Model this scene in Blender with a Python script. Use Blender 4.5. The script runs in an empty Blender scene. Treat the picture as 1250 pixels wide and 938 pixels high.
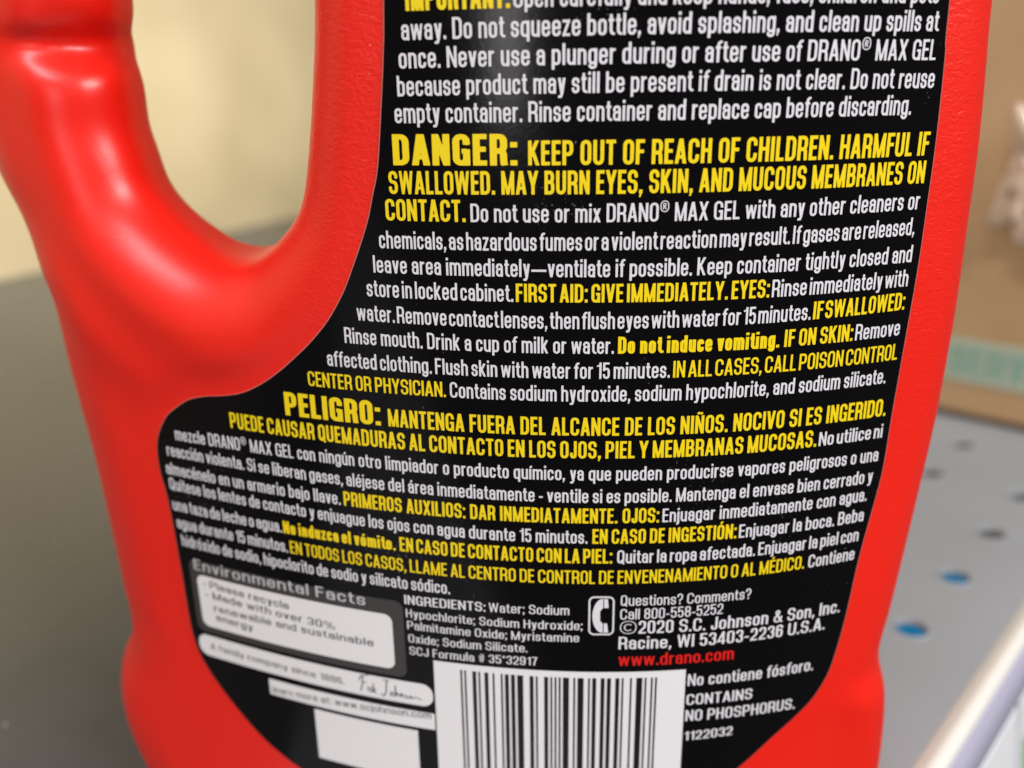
import bpy, bmesh, math, random
import numpy as np
from mathutils import Vector, Matrix, noise
from mathutils.geometry import tessellate_polygon
C = bpy.context.scene
random.seed(4)
# one modelling unit = the distance from lens to label; U turns it into metres, the shelf deck is z = 0
U = 0.135; H0 = 1.27
def W(x, y, z): return (x * U, y * U, (z + H0) * U)
# ---------------------------------------------------------------- camera
cam = bpy.data.cameras.new('camera'); co = bpy.data.objects.new('camera', cam); C.collection.objects.link(co); C.camera = co
PITCH, ROLL = 0.331376, -0.0160656
up0 = Vector((0, math.sin(PITCH), math.cos(PITCH))); fwd = Vector((0, math.cos(PITCH), -math.sin(PITCH))); x0 = Vector((1, 0, 0))
cr, sr = math.cos(ROLL), math.sin(ROLL); rt = x0 * cr + up0 * sr; up = -x0 * sr + up0 * cr
M = Matrix((rt, up, -fwd)).transposed().to_4x4(); M.translation = Vector(W(0, 0, 0)); co.matrix_world = M
cam.sensor_width = 36; cam.lens = 31.688; cam.clip_start = 0.004; cam.clip_end = 60
cam.dof.use_dof = True; cam.dof.focus_distance = 1.05 * U; cam.dof.aperture_fstop = 10.2
# ---------------------------------------------------------------- light of a shop aisle, plus an added fill for the back panel
w = bpy.data.worlds.new('World'); C.world = w; w.use_nodes = True
w.node_tree.nodes['Background'].inputs[0].default_value = (1.0, .95, .90, 1); w.node_tree.nodes['Background'].inputs[1].default_value = .10
DA = Vector((.68, .733, 0)); DN = Vector((.733, -.68, 0))           # along the shelf, out towards the aisle
def AN(a, n, z): p = DA * a + DN * n; return (p.x, p.y, z)
def lamp(name, pos, target, size, size_y, power, col):
    l = bpy.data.lights.new(name, 'AREA'); l.shape = 'RECTANGLE'; l.size = size * U; l.size_y = size_y * U; l.energy = power; l.color = col
    o = bpy.data.objects.new(name, l); C.collection.objects.link(o); o.location = W(*pos)
    d = Vector(W(*target)) - Vector(W(*pos)); o.rotation_euler = d.to_track_quat('-Z', 'Y').to_euler(); return o
lamp('ceiling_or_fill_light', (7.5, -5.2, 6.8), (.1, 1.2, -.4), 6.5, 2.5, 33.0, (1, .985, .97))
lamp('ceiling_or_fill_light', (-3.9, -4.3, 7.4), (-.5, 1.3, -.3), 5.0, .7, 11.0, (1, .94, .98))
lamp('aisle_end_light', (-2.6, -8.0, 1.6), (-.6, 1.25, 0), 1.1, 4.0, 2.0, (1, .96, .96))
panel_fill = lamp('ceiling_or_fill_light', AN(3.3, -3.9, 3.0), AN(3.4, -6.55, -.5), 6, .8, 1.15, (1, .97, .90)); panel_fill.data.spread = math.radians(70)  # added fill lamp low over the shelf, only brightens the back panel
C.view_settings.view_transform = 'Standard'; C.view_settings.look = 'None'; C.view_settings.exposure = 0; C.view_settings.gamma = 1
C.cycles.use_denoising = True; C.cycles.max_bounces = 8
# ---------------------------------------------------------------- helpers
def mat(name, col, rough=.5, metal=0, spec=.5, coat=0, sss=0, build=None):
    m = bpy.data.materials.new(name); m.use_nodes = True; nt = m.node_tree; b = nt.nodes['Principled BSDF']
    b.inputs['Base Color'].default_value = (*col, 1); b.inputs['Roughness'].default_value = rough; b.inputs['Metallic'].default_value = metal
    b.inputs['Specular IOR Level'].default_value = spec; b.inputs['Coat Weight'].default_value = coat; b.inputs['Coat Roughness'].default_value = .12
    if sss: b.inputs['Subsurface Weight'].default_value = sss; b.inputs['Subsurface Radius'].default_value = (.01, .002, .001); b.inputs['Subsurface Scale'].default_value = .25
    if build: build(nt, b)
    return m
def nd(nt, t, **k):
    n = nt.nodes.new(t)
    for a, v in k.items():
        if a in n.inputs: n.inputs[a].default_value = v
        else: setattr(n, a, v)
    return n
def mix(nt, fac, c1, c2):
    m = nt.nodes.new('ShaderNodeMix'); m.data_type = 'RGBA'; m.inputs['A'].default_value = (*c1, 1); m.inputs['B'].default_value = (*c2, 1); nt.links.new(fac, m.inputs['Factor']); return m.outputs['Result']
def obj(name, V, F, m, parent=None, smooth=False, raw=False):
    me = bpy.data.meshes.new(name); me.from_pydata([v if raw else W(*v) for v in V], [], [tuple(int(i) for i in f) for f in F]); me.update()
    if smooth: me.polygons.foreach_set('use_smooth', [True] * len(me.polygons))
    if m: me.materials.append(m)
    o = bpy.data.objects.new(name, me); C.collection.objects.link(o)
    if parent: o.parent = parent
    return o
def tag(o, label=None, cat=None, group=None, kind=None):
    for k, v in (('label', label), ('category', cat), ('group', group), ('kind', kind)):
        if v: o[k] = v
    return o
def empty(name, *a): o = bpy.data.objects.new(name, None); C.collection.objects.link(o); return tag(o, *a)
def box(a0, a1, n0, n1, z0, z1):
    """box in the shelf's own frame"""
    V = [AN(a, n, z) for z in (z0, z1) for n in (n0, n1) for a in (a0, a1)]
    return V, [(0, 1, 3, 2), (4, 6, 7, 5), (0, 4, 5, 1), (2, 3, 7, 6), (0, 2, 6, 4), (1, 5, 7, 3)]
def bevel(o, wdt, seg=3):
    m = o.modifiers.new('bevel', 'BEVEL'); m.width = wdt; m.segments = seg; m.limit_method = 'ANGLE'; return o
# ---------------------------------------------------------------- materials
def red_b(nt, b):
    g = nd(nt, 'ShaderNodeNewGeometry'); tc = nd(nt, 'ShaderNodeTexCoord'); sx = nd(nt, 'ShaderNodeSeparateXYZ'); nt.links.new(tc.outputs['Object'], sx.inputs[0])
    # leather grain moulded round the label panel only; handle and foot are smooth
    n = nd(nt, 'ShaderNodeTexNoise', Scale=900.0, Detail=3.0, Distortion=1.2); mp = nd(nt, 'ShaderNodeMapping'); mp.inputs['Scale'].default_value = (.75, .5, 1.15)
    nt.links.new(tc.outputs['Object'], mp.inputs[0]); nt.links.new(mp.outputs[0], n.inputs['Vector'])
    m1 = nd(nt, 'ShaderNodeMapRange'); m1.inputs['From Min'].default_value = -.34 * U; m1.inputs['From Max'].default_value = -.24 * U; nt.links.new(sx.outputs['X'], m1.inputs['Value'])
    m2 = nd(nt, 'ShaderNodeMapRange'); m2.inputs['From Min'].default_value = (H0 - .62) * U; m2.inputs['From Max'].default_value = (H0 - .30) * U; nt.links.new(sx.outputs['Z'], m2.inputs['Value'])
    mm = nd(nt, 'ShaderNodeMath', operation='MULTIPLY'); nt.links.new(m1.outputs[0], mm.inputs[0]); nt.links.new(m2.outputs[0], mm.inputs[1])
    ma = nd(nt, 'ShaderNodeMath', operation='MULTIPLY_ADD'); nt.links.new(mm.outputs[0], ma.inputs[0]); ma.inputs[1].default_value = .62; ma.inputs[2].default_value = .03
    bp = nd(nt, 'ShaderNodeBump', Distance=.00022); nt.links.new(ma.outputs[0], bp.inputs['Strength']); nt.links.new(n.outputs['Fac'], bp.inputs['Height'])
    f = nd(nt, 'ShaderNodeTexNoise', Scale=2600.0, Detail=2.0); nt.links.new(tc.outputs['Object'], f.inputs['Vector'])
    b2 = nd(nt, 'ShaderNodeBump', Distance=.00004, Strength=.4); nt.links.new(f.outputs['Fac'], b2.inputs['Height']); nt.links.new(bp.outputs[0], b2.inputs['Normal']); nt.links.new(b2.outputs[0], b.inputs['Normal'])
    c = nd(nt, 'ShaderNodeTexNoise', Scale=22.0, Detail=3.0); nt.links.new(tc.outputs['Object'], c.inputs['Vector'])
    base = mix(nt, c.outputs['Fac'], (.70, .010, .0035), (.78, .016, .006))
    d = nd(nt, 'ShaderNodeTexNoise', Scale=1500.0, Detail=1.0); nt.links.new(tc.outputs['Object'], d.inputs['Vector']); g2 = nd(nt, 'ShaderNodeTexNoise', Scale=60.0, Detail=2.0); nt.links.new(tc.outputs['Object'], g2.inputs['Vector'])
    sm = nd(nt, 'ShaderNodeMath', operation='ADD'); nt.links.new(d.outputs['Fac'], sm.inputs[0]); nt.links.new(g2.outputs['Fac'], sm.inputs[1]); cl = nd(nt, 'ShaderNodeMapRange'); cl.inputs['From Min'].default_value = 1.46; cl.inputs['From Max'].default_value = 1.54; nt.links.new(sm.outputs[0], cl.inputs['Value'])
    fx = nt.nodes.new('ShaderNodeMix'); fx.data_type = 'RGBA'; nt.links.new(cl.outputs[0], fx.inputs['Factor']); nt.links.new(base, fx.inputs['A']); fx.inputs['B'].default_value = (.80, .16, .12, 1); nt.links.new(fx.outputs['Result'], b.inputs['Base Color'])
    r = nd(nt, 'ShaderNodeMapRange'); r.inputs['To Min'].default_value = .33; r.inputs['To Max'].default_value = .43; nt.links.new(c.outputs['Fac'], r.inputs['Value']); nt.links.new(r.outputs[0], b.inputs['Roughness'])
RED = mat('red_plastic', (.8, .02, .01), .36, spec=.5, sss=.12, build=red_b)
def film_b(nt, b):
    tc = nd(nt, 'ShaderNodeTexCoord'); n = nd(nt, 'ShaderNodeTexNoise', Scale=70.0, Detail=5.0); nt.links.new(tc.outputs['Object'], n.inputs['Vector'])
    r = nd(nt, 'ShaderNodeMapRange'); r.inputs['To Min'].default_value = .22; r.inputs['To Max'].default_value = .10; nt.links.new(n.outputs['Fac'], r.inputs['Value']); nt.links.new(r.outputs[0], b.inputs['Roughness'])
    f = nd(nt, 'ShaderNodeTexNoise', Scale=1500.0, Detail=2.0); nt.links.new(tc.outputs['Object'], f.inputs['Vector'])
    d = nd(nt, 'ShaderNodeTexNoise', Scale=2600.0, Detail=1.0); nt.links.new(tc.outputs['Object'], d.inputs['Vector']); g = nd(nt, 'ShaderNodeTexNoise', Scale=45.0, Detail=2.0); nt.links.new(tc.outputs['Object'], g.inputs['Vector'])
    sm = nd(nt, 'ShaderNodeMath', operation='ADD'); nt.links.new(d.outputs['Fac'], sm.inputs[0]); nt.links.new(g.outputs['Fac'], sm.inputs[1]); cl = nd(nt, 'ShaderNodeMapRange'); cl.inputs['From Min'].default_value = 1.36; cl.inputs['From Max'].default_value = 1.46; nt.links.new(sm.outputs[0], cl.inputs['Value'])
    nt.links.new(mix(nt, cl.outputs[0], (.0025, .0022, .0028), (.12, .115, .11)), b.inputs['Base Color'])
    bp = nd(nt, 'ShaderNodeBump', Distance=.00004, Strength=.22); nt.links.new(f.outputs['Fac'], bp.inputs['Height']); nt.links.new(bp.outputs[0], b.inputs['Normal'])
BLACK = mat('black_label_film', (.0025, .0022, .0028), .3, spec=.2, build=film_b)
def ink(name, c): return mat(name, c, .42, spec=.3)
INK = {'w': ink('white_ink', (.64, .625, .66)), 'y': ink('yellow_ink', (.77, .575, .008)), 'r': ink('red_ink', (.62, .012, .01)), 'k': ink('black_ink', (.045, .043, .045)), 'g': ink('grey_ink', (.50, .49, .50))}
PLATE = mat('white_print', (.70, .69, .70), .4, spec=.3); GREY = mat('dark_grey_print', (.045, .040, .040), .4, spec=.3); BARBLACK = mat('bar_ink', (.006, .006, .008), .4, spec=.3)
# ---------------------------------------------------------------- the bottle: a signed distance body with a real handle hole
# ---- a condensed grotesque drawn stroke by stroke, filled by contouring its distance field ----
def arc(x0, x1, y0, y1, a0, a1, n=None):
    n = n or max(4, int(abs(a1 - a0) / 11)); cx = (x0 + x1) / 2; rx = (x1 - x0) / 2
    ry = min(abs(rx) * 1.12, (y1 - y0) / 2); out = []
    for i in range(n + 1):
        a = math.radians(a0 + (a1 - a0) * i / n); c, s = math.cos(a), math.sin(a)
        x = cx + rx * math.copysign(abs(c) ** .86, c); s2 = math.sin(a + math.radians(.01 if (a1 - a0) * (i - n / 2) < 0 else -.01)); yc = y1 - ry if s2 >= 0 else y0 + ry
        out.append((x, yc + ry * math.copysign(abs(s) ** .86, s)))
    return out
def dg(p, q, e=.2):
    dx, dy = q[0] - p[0], q[1] - p[1]
    return [(p[0] - dx * e, p[1] - dy * e), (q[0] + dx * e, q[1] + dy * e)]
def glyph(ch, s, t):
    """width, strokes [(points, thickness factor)], clip low, clip high"""
    X = .74; w = .53; hs = s / 2; ht = t / 2; lo, hi = 0.0, 1.0
    B, T, XT, D, m = ht, 1 - ht, X - ht, -.21 + ht, .52
    S = []
    def a(*p, f=1): S.append((list(p), f))
    def al(p, f=1): S.append((list(p), f))
    L = hs
    acc = {'á': ('a', 1), 'é': ('e', 1), 'í': ('i', 1), 'ó': ('o', 1), 'ú': ('u', 1), 'É': ('E', 1), 'Ó': ('O', 1), 'ñ': ('n', 2), 'Ñ': ('N', 2)}
    if ch in acc:
        b, k = acc[ch]; w, S, lo, hi = glyph('ı' if b == 'i' else b, s, t)
        y = 1.0 if b.isupper() else X; S = [(p, f) for p, f in S]; c = w / 2
        S.append((None, (lo, hi)))
        if k == 1: S.append(([(c - .02, y + .06), (c + .09, y + .23)], .85))
        else: S.append(([(c - .15, y + .08), (c - .08, y + .15), (c + .08, y + .09), (c + .15, y + .16)], .7))
        return w, S, lo, y + .26
    if ch == 'A':
        w = .56; R = w - hs; c = w / 2; al(dg((L * .9, 0), (c - s * .05, 1))); al(dg((w - L * .9, 0), (c + s * .05, 1))); a((.15, .27), (w - .15, .27), f=.9)
    elif ch == 'B':
        R = w - hs; a((L, 0), (L, 1)); al([(L, B)] + arc(w * .25, R, B, m, -90, 90) + [(L, m)]); al([(L, m)] + arc(w * .2, R - .02, m, T, -90, 90) + [(L, T)])
    elif ch in 'CG':
        w = .54; R = w - hs; p = [(R, .66)] + arc(L, R, B, T, 0, 360) + [(R, .36)]
        if ch == 'C': al(p)
        else: al(p[:-1] + [(R, .36)]); a((R, 0), (R, .52)); a((w * .52, .46), (R, .46), f=.95)
    elif ch == 'D': R = w - hs; a((L, 0), (L, 1)); al([(L, B)] + arc(w * .12, R, B, T, -90, 90) + [(L, T)])
    elif ch in 'EF':
        w = .43; a((L, 0), (L, 1)); a((L, T), (w, T)); a((L, m), (w - .03, m))
        if ch == 'E': a((L, B), (w, B))
    elif ch == 'H': a((L, 0), (L, 1)); a((w - L, 0), (w - L, 1)); a((L, m), (w - L, m))
    elif ch == 'I' or ch == 'l': w = s; a((L, 0), (L, 1))
    elif ch == 'J': w = .42; R = w - hs; al([(R, 1)] + arc(L, R, B, T, 0, -180) + [(L, .33)])
    elif ch == 'K': w = .55; a((L, 0), (L, 1)); al(dg((L * .8, .28), (w - L * 1.0, 1))); S[-1] = (S[-1][0][:0] + [(L, .32), (w - L * .75, 1.08)], 1); a((L + s * .9, .52), (w - L * .6, -.08))
    elif ch == 'L': w = .42; a((L, 0), (L, 1)); a((L, B), (w, B))
    elif ch == 'M': w = .70; c = w / 2; a((L, 0), (L, 1)); a((w - L, 0), (w - L, 1)); al(dg((L * 1.1, 1), (c, 0), .05), f=.82); al(dg((w - L * 1.1, 1), (c, 0), .05), f=.82)
    elif ch == 'N': w = .55; a((L, 0), (L, 1)); a((w - L, 0), (w - L, 1)); al(dg((L, 1), (w - L, 0), .05), f=.9)
    elif ch in 'OQ0':
        if ch == '0': w = .48
        al(arc(L, w - hs, B, T, 90, 450, 40))
        if ch == 'Q': a((w * .52, .24), (w * .95, -.06), f=.9); lo = -.08
    elif ch in 'PR':
        R = w - hs; mm = .44 if ch == 'P' else .46; a((L, 0), (L, 1)); al([(L, mm)] + arc(w * .2, R, mm, T, -90, 90) + [(L, T)])
        if ch == 'R': al([(w * .45, mm)] + arc(w * .3, R - .01, -.4, mm, 90, 0)[1:] + [(R + .0, .08), (R + .025, 0)])
    elif ch == 'S': al([(w - hs, .70)] + arc(L, w - hs, m, T, 0, 250)[0:] + arc(L, w - hs, B, m, 70, -180) + [(L, .30)])
    elif ch == 'T': w = .48; a((w / 2, 0), (w / 2, 1)); a((0, T), (w, T))
    elif ch == 'U': al([(L, 1)] + arc(L, w - hs, B, 2, 180, 360) + [(w - hs, 1)])
    elif ch == 'V': w = .54; c = w / 2; al(dg((L * .9, 1), (c - s * .04, 0))); al(dg((w - L * .9, 1), (c + s * .04, 0)))
    elif ch in 'Ww':
        w, h = (.80, 1) if ch == 'W' else (.68, X); hi = h; q = w / 4
        for i, (x0, x1) in enumerate(((L * .9, q + .01), (w / 2, q + .01), (w / 2, w - q - .01), (w - L * .9, w - q - .01))): al(dg((x0, h), (x1, 0), .08), f=.86)
    elif ch == 'X': w = .55; al(dg((L, 0), (w - L, 1))); al(dg((w - L, 0), (L, 1)))
    elif ch == 'Y': w = .54; c = w / 2; a((c, 0), (c, .45)); a((c, .38), (L * .5, 1.08)); a((c, .38), (w - L * .5, 1.08))
    elif ch in 'Zz': w, h = (.5, 1) if ch == 'Z' else (.40, X); hi = h; a((0, h - ht), (w, h - ht)); a((0, B), (w, B)); a((L, B), (w - L, h - ht), f=.9)
    # ---- lower case
    elif ch in 'bdpqg':
        w = .47; R = w - hs; al(arc(L, R, B, XT, 90, 450, 36)); y0, y1 = (0, 1) if ch in 'bd' else (-.21, X); x = L if ch in 'bp' else R
        if ch == 'g': al([(R, X), (R, .1)] + arc(L, R, D, .5, 0, -170)); lo = -.21; hi = X
        else: a((x, y0), (x, y1)); lo = min(0, y0); hi = y1
    elif ch == 'a': w = .45; R = w - hs; al([(L, .53)] + arc(L, R, B, XT, 180, 0) + [(R, 0)]); al([(R, .43), (w * .5, .42)] + arc(L, R - .02, B, .42, 90, 270)[1:] + [(w * .55, B), (R, .16)], f=.92); hi = X
    elif ch == 'c': w = .44; R = w - hs; al([(R, .47)] + arc(L, R, B, XT, 0, 360) + [(R, .27)]); hi = X
    elif ch == 'e': w = .46; R = w - hs; al([(L, .38), (R, .38)] + arc(L, R, B, XT, 0, 352)[0:] ); S[-1] = (S[-1][0] + [(R, .22)], 1); hi = X
    elif ch == 'f': w = .30; x = .07 + hs; al([(x, 0)] + arc(x, x + .34, .4, T, 180, 95) + [(w + .01, T)]); a((0, XT), (w, XT))
    elif ch == 'h': w = .46; a((L, 0), (L, 1)); al([(L, .5)] + arc(L, w - hs, -1, XT, 160, 0) + [(w - hs, 0)])
    elif ch in 'iı':
        w = s; a((L, 0), (L, X)); hi = X
        if ch == 'i': a((L, .85), (L, 1)); hi = 1
    elif ch == 'j': w = s; al([(L, X), (L, D + .06), (L - .04, D), (-.06, D)]); a((L, .85), (L, 1)); lo = -.21
    elif ch == 'k': w = .46; a((L, 0), (L, 1)); a((L, .26), (w - L, X + .06)); a((L + s * .8, .40), (w - L * .6, -.07)); S.append((None, (0, 1)))
    elif ch == 'm': w = .72; c = w / 2; a((L, 0), (L, X)); al([(L, .5)] + arc(L, c, -1, XT, 160, 0) + [(c, 0)]); al([(c, .5)] + arc(c, w - hs, -1, XT, 160, 0) + [(w - hs, 0)]); hi = X
    elif ch in 'nr':
        w = .46 if ch == 'n' else .31; a((L, 0), (L, X)); hi = X
        if ch == 'n': al([(L, .5)] + arc(L, w - hs, -1, XT, 160, 0) + [(w - hs, 0)])
        else: al([(L, .48)] + arc(L, w + .14, -1, XT - .01, 160, 97) + [(w, XT)])
    elif ch == 'o': w = .46; al(arc(L, w - hs, B, XT, 90, 450, 36)); hi = X
    elif ch == 's': w = .43; al([(w - hs, .53)] + arc(L, w - hs, .38, XT, 0, 250) + arc(L, w - hs, B, .38, 70, -180) + [(L, .21)]); hi = X
    elif ch == 't': w = .29; x = .06 + hs; al([(x, .94)] + arc(x, x + .34, B, 1, 180, 265) + [(w + .01, B)]); a((0, XT), (w, XT)); hi = .94
    elif ch == 'u': w = .46; a((w - hs, 0), (w - hs, X)); al([(L, X)] + arc(L, w - hs, B, 2, 180, 340) + [(w - hs, .25)]); hi = X
    elif ch == 'v': w = .43; c = w / 2; al(dg((L * .9, X), (c, 0))); al(dg((w - L * .9, X), (c, 0))); hi = X
    elif ch == 'y': w = .43; c = w / 2; a((L * .9, X + .1), (c + .01, .02)); al([(w - L * .7, X + .1), (c + .02, -.02), (c - .04, D), (.02, D)]); hi = X; lo = -.21
    elif ch == 'x': w = .44; al(dg((L, 0), (w - L, X))); al(dg((w - L, 0), (L, X))); hi = X
    # ---- figures and marks
    elif ch == '1': w = .32; a((w - hs, 0), (w - hs, 1)); a((.02, .76), (w - hs, .86), f=.75)
    elif ch == '2': w = .46; al([(L, .68)] + arc(L, w - hs, .42, T, 180, -30) + [(L + .02, .16), (L, B)]); a((0, B), (w, B))
    elif ch == '3': w = .46; al([(L, .72)] + arc(L, w - hs, m, T, 180, -70) + [(w * .45, m)]); al([(w * .45, m)] + arc(L, w - hs, B, m, 80, -180) + [(L, .28)])
    elif ch == '4': w = .48; a((w - hs - .06, 0), (w - hs - .06, 1)); a((0, .24), (w, .24)); al(dg((L * .5, .24), (w - hs - .08, .95), .1), f=.85)
    elif ch == '5': w = .46; a((L, .48), (L + .01, 1)); a((L, T), (w - .03, T)); al([(L, .50)] + arc(L, w - hs, B, .62, 130, -180) + [(L, .28)])
    elif ch == '6': w = .46; al([(w - hs, .72)] + arc(L, w - hs, B, T, 0, 180) + [(L, .3)]); al(arc(L, w - hs, B, .60, 90, 450, 36))
    elif ch == '9': w = .46; al([(L, .28)] + arc(L, w - hs, B, T, 180, 360) + [(w - hs, .7)]); al(arc(L, w - hs, .40, T, 90, 450, 36))
    elif ch == '7': w = .44; a((0, T), (w, T)); al([(w - hs, T), (w * .55, .5), (w * .38, 0)])
    elif ch == '8': w = .47; al(arc(L, w - hs, B, m, 90, 450, 36)); al(arc(L + .01, w - hs - .01, m, T, 90, 450, 36))
    elif ch in '.,': w = s; a((L, 0), (L, .17)); lo = 0
    elif ch in ':;': w = s; a((L, 0), (L, .17)); a((L, X - .17), (L, X))
    elif ch == '\u2022': w = .2; a((0, .36), (.2, .36), f=1.5)
    elif ch == '-': w = .28; a((0, .36), (w, .36))
    elif ch == '\u2014': w = .95; a((0, .36), (w, .36))
    elif ch == '?': w = .45; al([(L, .68)] + arc(L, w - hs, .46, T, 180, -60) + [(w / 2, .42), (w / 2, .27)]); a((w / 2, 0), (w / 2, .16))
    elif ch == '#': w = .52; a((.17, 0), (.23, 1), f=.6); a((.34, 0), (.40, 1), f=.6); a((0, .34), (w, .34), f=.6); a((0, .66), (w, .66), f=.6)
    elif ch == '*': w = .24; a((.12, .68), (.12, .98), f=.6); a((.01, .76), (.23, .90), f=.6); a((.01, .90), (.23, .76), f=.6)
    elif ch == '%': w = .8; al(arc(.05, .3, .5, .95, 90, 450, 24), f=.6); al(arc(.5, .75, .05, .5, 90, 450, 24), f=.6); a((.2, -.02), (.6, 1.02), f=.6)
    elif ch == '&': w = .6; al([(w, 0), (.17, .72), (.2, .9), (.3, .93), (.38, .82), (.34, .66), (.1, .42), (.08, .18), (.2, .07), (.36, .08), (.5, .3), (.54, .5)], f=.85)
    elif ch in '\u00ae\u00a9':
        w = .52 if ch == '\u00ae' else .98
        if ch == '\u00ae':
            al(arc(.03, .49, .52, 1.08, 90, 450, 28), f=.42); a((.19, .64), (.19, .96), f=.42); al([(.19, .80)] + arc(.12, .33, .80, .95, -90, 90) + [(.19, .95)], f=.42); a((.25, .8), (.34, .64), f=.42); hi = 1.12
        else: al(arc(.05, .93, .02, .98, 90, 450, 40), f=.55); al(arc(.28, .70, .26, .74, 40, 320, 24), f=.65); lo = -.03; hi = 1.03
    if lo == 0 and ch == ',': lo = -.0
    if ch in ',;': a((L + .01, .03), (L - .05, -.15), f=.55); lo = -.15
    return w, S, lo, hi
def contour(S, s, t, w, lo, hi, step):
    """signed field of the strokes on a grid, marching squares, closed loops"""
    k = t / s; x0, x1, y0, y1 = -.14, w + .14, lo - .06, hi + .06
    nx, ny = int((x1 - x0) / step) + 2, int((y1 - y0) / step) + 2
    gx = x0 + np.arange(nx) * step; gy = y0 + np.arange(ny) * step
    PX, PY = np.meshgrid(gx * k, gy); F = np.full(PX.shape, 9.0); clipped = False
    for P, f in S:
        if P is None:
            F = np.maximum(F, np.maximum(f[0] - PY, PY - f[1])); clipped = True; continue
        h = t * f / 2; n = len(P)
        for i in range(n - 1):
            ax, ay = P[i][0] * k, P[i][1]; bx, by = P[i + 1][0] * k, P[i + 1][1]; l = math.hypot(bx - ax, by - ay)
            if l < 1e-6: continue
            ux, uy = (bx - ax) / l, (by - ay) / l; q = (PX - ax) * ux + (PY - ay) * uy; r = np.abs(-(PX - ax) * uy + (PY - ay) * ux)
            F = np.minimum(F, np.maximum(r - h, np.abs(q - l / 2) - l / 2))
            if i: F = np.minimum(F, np.hypot(PX - ax, PY - ay) - h)
    if not clipped: F = np.maximum(F, np.maximum(lo - PY, PY - hi))
    F = np.where(np.abs(F) < 1e-6, 1e-6, F); N = F < 0; seg = {}
    def cut(i, j, e):                                     # edge 0: right of node, 1: above node
        i2, j2 = (i, j + 1) if e == 0 else (i + 1, j); u = F[i, j] / (F[i, j] - F[i2, j2])
        return (gx[j] + (gx[j2] - gx[j]) * u, gy[i] + (gy[i2] - gy[i]) * u)
    mixed = (N[:-1, :-1].astype(int) + N[:-1, 1:] + N[1:, :-1] + N[1:, 1:]); mixed = np.argwhere((mixed > 0) & (mixed < 4))
    for i, j in mixed:
        c = (N[i, j], N[i, j + 1], N[i + 1, j + 1], N[i + 1, j]); e = ((i, j, 0), (i, j + 1, 1), (i + 1, j, 0), (i, j, 1))
        out = [q for q in range(4) if c[q] and not c[(q + 1) % 4]]; inn = [q for q in range(4) if not c[q] and c[(q + 1) % 4]]
        for q in out:                                     # walk with the inside on the left
            r = min(inn, key=lambda v: (q - v) % 4 if (q - v) % 4 else 4); seg[e[q]] = e[r]
    loops = []
    while seg:
        a0, b = seg.popitem(); lp = [a0]
        while b != a0 and b in seg: lp.append(b); b = seg.pop(b)
        P = np.array([cut(*q) for q in lp])
        if len(P) < 4: continue
        P = simplify(P, step * .16); area = .5 * abs(np.sum(P[:, 0] * np.roll(P[:, 1], -1) - P[:, 1] * np.roll(P[:, 0], -1)))
        if len(P) >= 3 and area > 4e-4: loops.append(P)
    return loops
def simplify(P, eps):
    def dp(a):
        if len(a) < 3: return [a[0], a[-1]]
        d = a[-1] - a[0]; l = math.hypot(*d); r = a[1:-1] - a[0]
        q = np.abs(d[0] * r[:, 1] - d[1] * r[:, 0]) / l if l > 1e-9 else np.hypot(r[:, 0], r[:, 1])
        i = int(q.argmax()); 
        return [a[0], a[-1]] if q[i] < eps else dp(a[:i + 2])[:-1] + dp(a[i + 1:])
    far = int(np.hypot(*(P - P[0]).T).argmax())
    return np.array(dp(P[:far + 1])[:-1] + dp(np.vstack([P[far:], P[:1]]))[:-1])
def fill(loops):
    def area(P): return .5 * np.sum(P[:, 0] * np.roll(P[:, 1], -1) - P[:, 1] * np.roll(P[:, 0], -1))
    def inside(p, P):
        x, y = p; a, b = P, np.roll(P, -1, 0); c = (a[:, 1] > y) != (b[:, 1] > y)
        return np.sum(c & (x < (b[:, 0] - a[:, 0]) * (y - a[:, 1]) / (b[:, 1] - a[:, 1] + 1e-12) + a[:, 0])) % 2 == 1
    V, tr = [], []
    depth = [sum(inside(l[0], k) for k in loops if k is not l) for l in loops]
    for l, d in zip(loops, depth):
        if d % 2: continue
        grp = [l] + [k for k, e in zip(loops, depth) if e == d + 1 and inside(k[0], l)]
        P = [[Vector((p[0], p[1], 0)) for p in (g if (area(g) > 0) == (n == 0) else g[::-1])] for n, g in enumerate(grp)]; b = len(V)
        for q in tessellate_polygon(P):
            F = [v for g in P for v in g]; A, B, D = (F[i] for i in q); z = (B - A).cross(D - A).z
            if abs(z) > 1e-9: tr.append(tuple(b + i for i in (q if z > 0 else q[::-1])))
        V += [v for g in P for v in g]
    return V, tr
GLYPHS = {}
def glyph_mesh(ch, s, t):
    key = (ch, s, t)
    if key not in GLYPHS:
        w, S, lo, hi = glyph(ch, s, t)
        if not S: GLYPHS[key] = (w, [], []); return GLYPHS[key]
        loops = contour(S, s, t, w, lo, hi, .0215)
        V, tr = fill(loops)
        GLYPHS[key] = (w, [(v.x, v.y) for v in V], [tuple(q) for q in tr])
    return GLYPHS[key]
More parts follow.
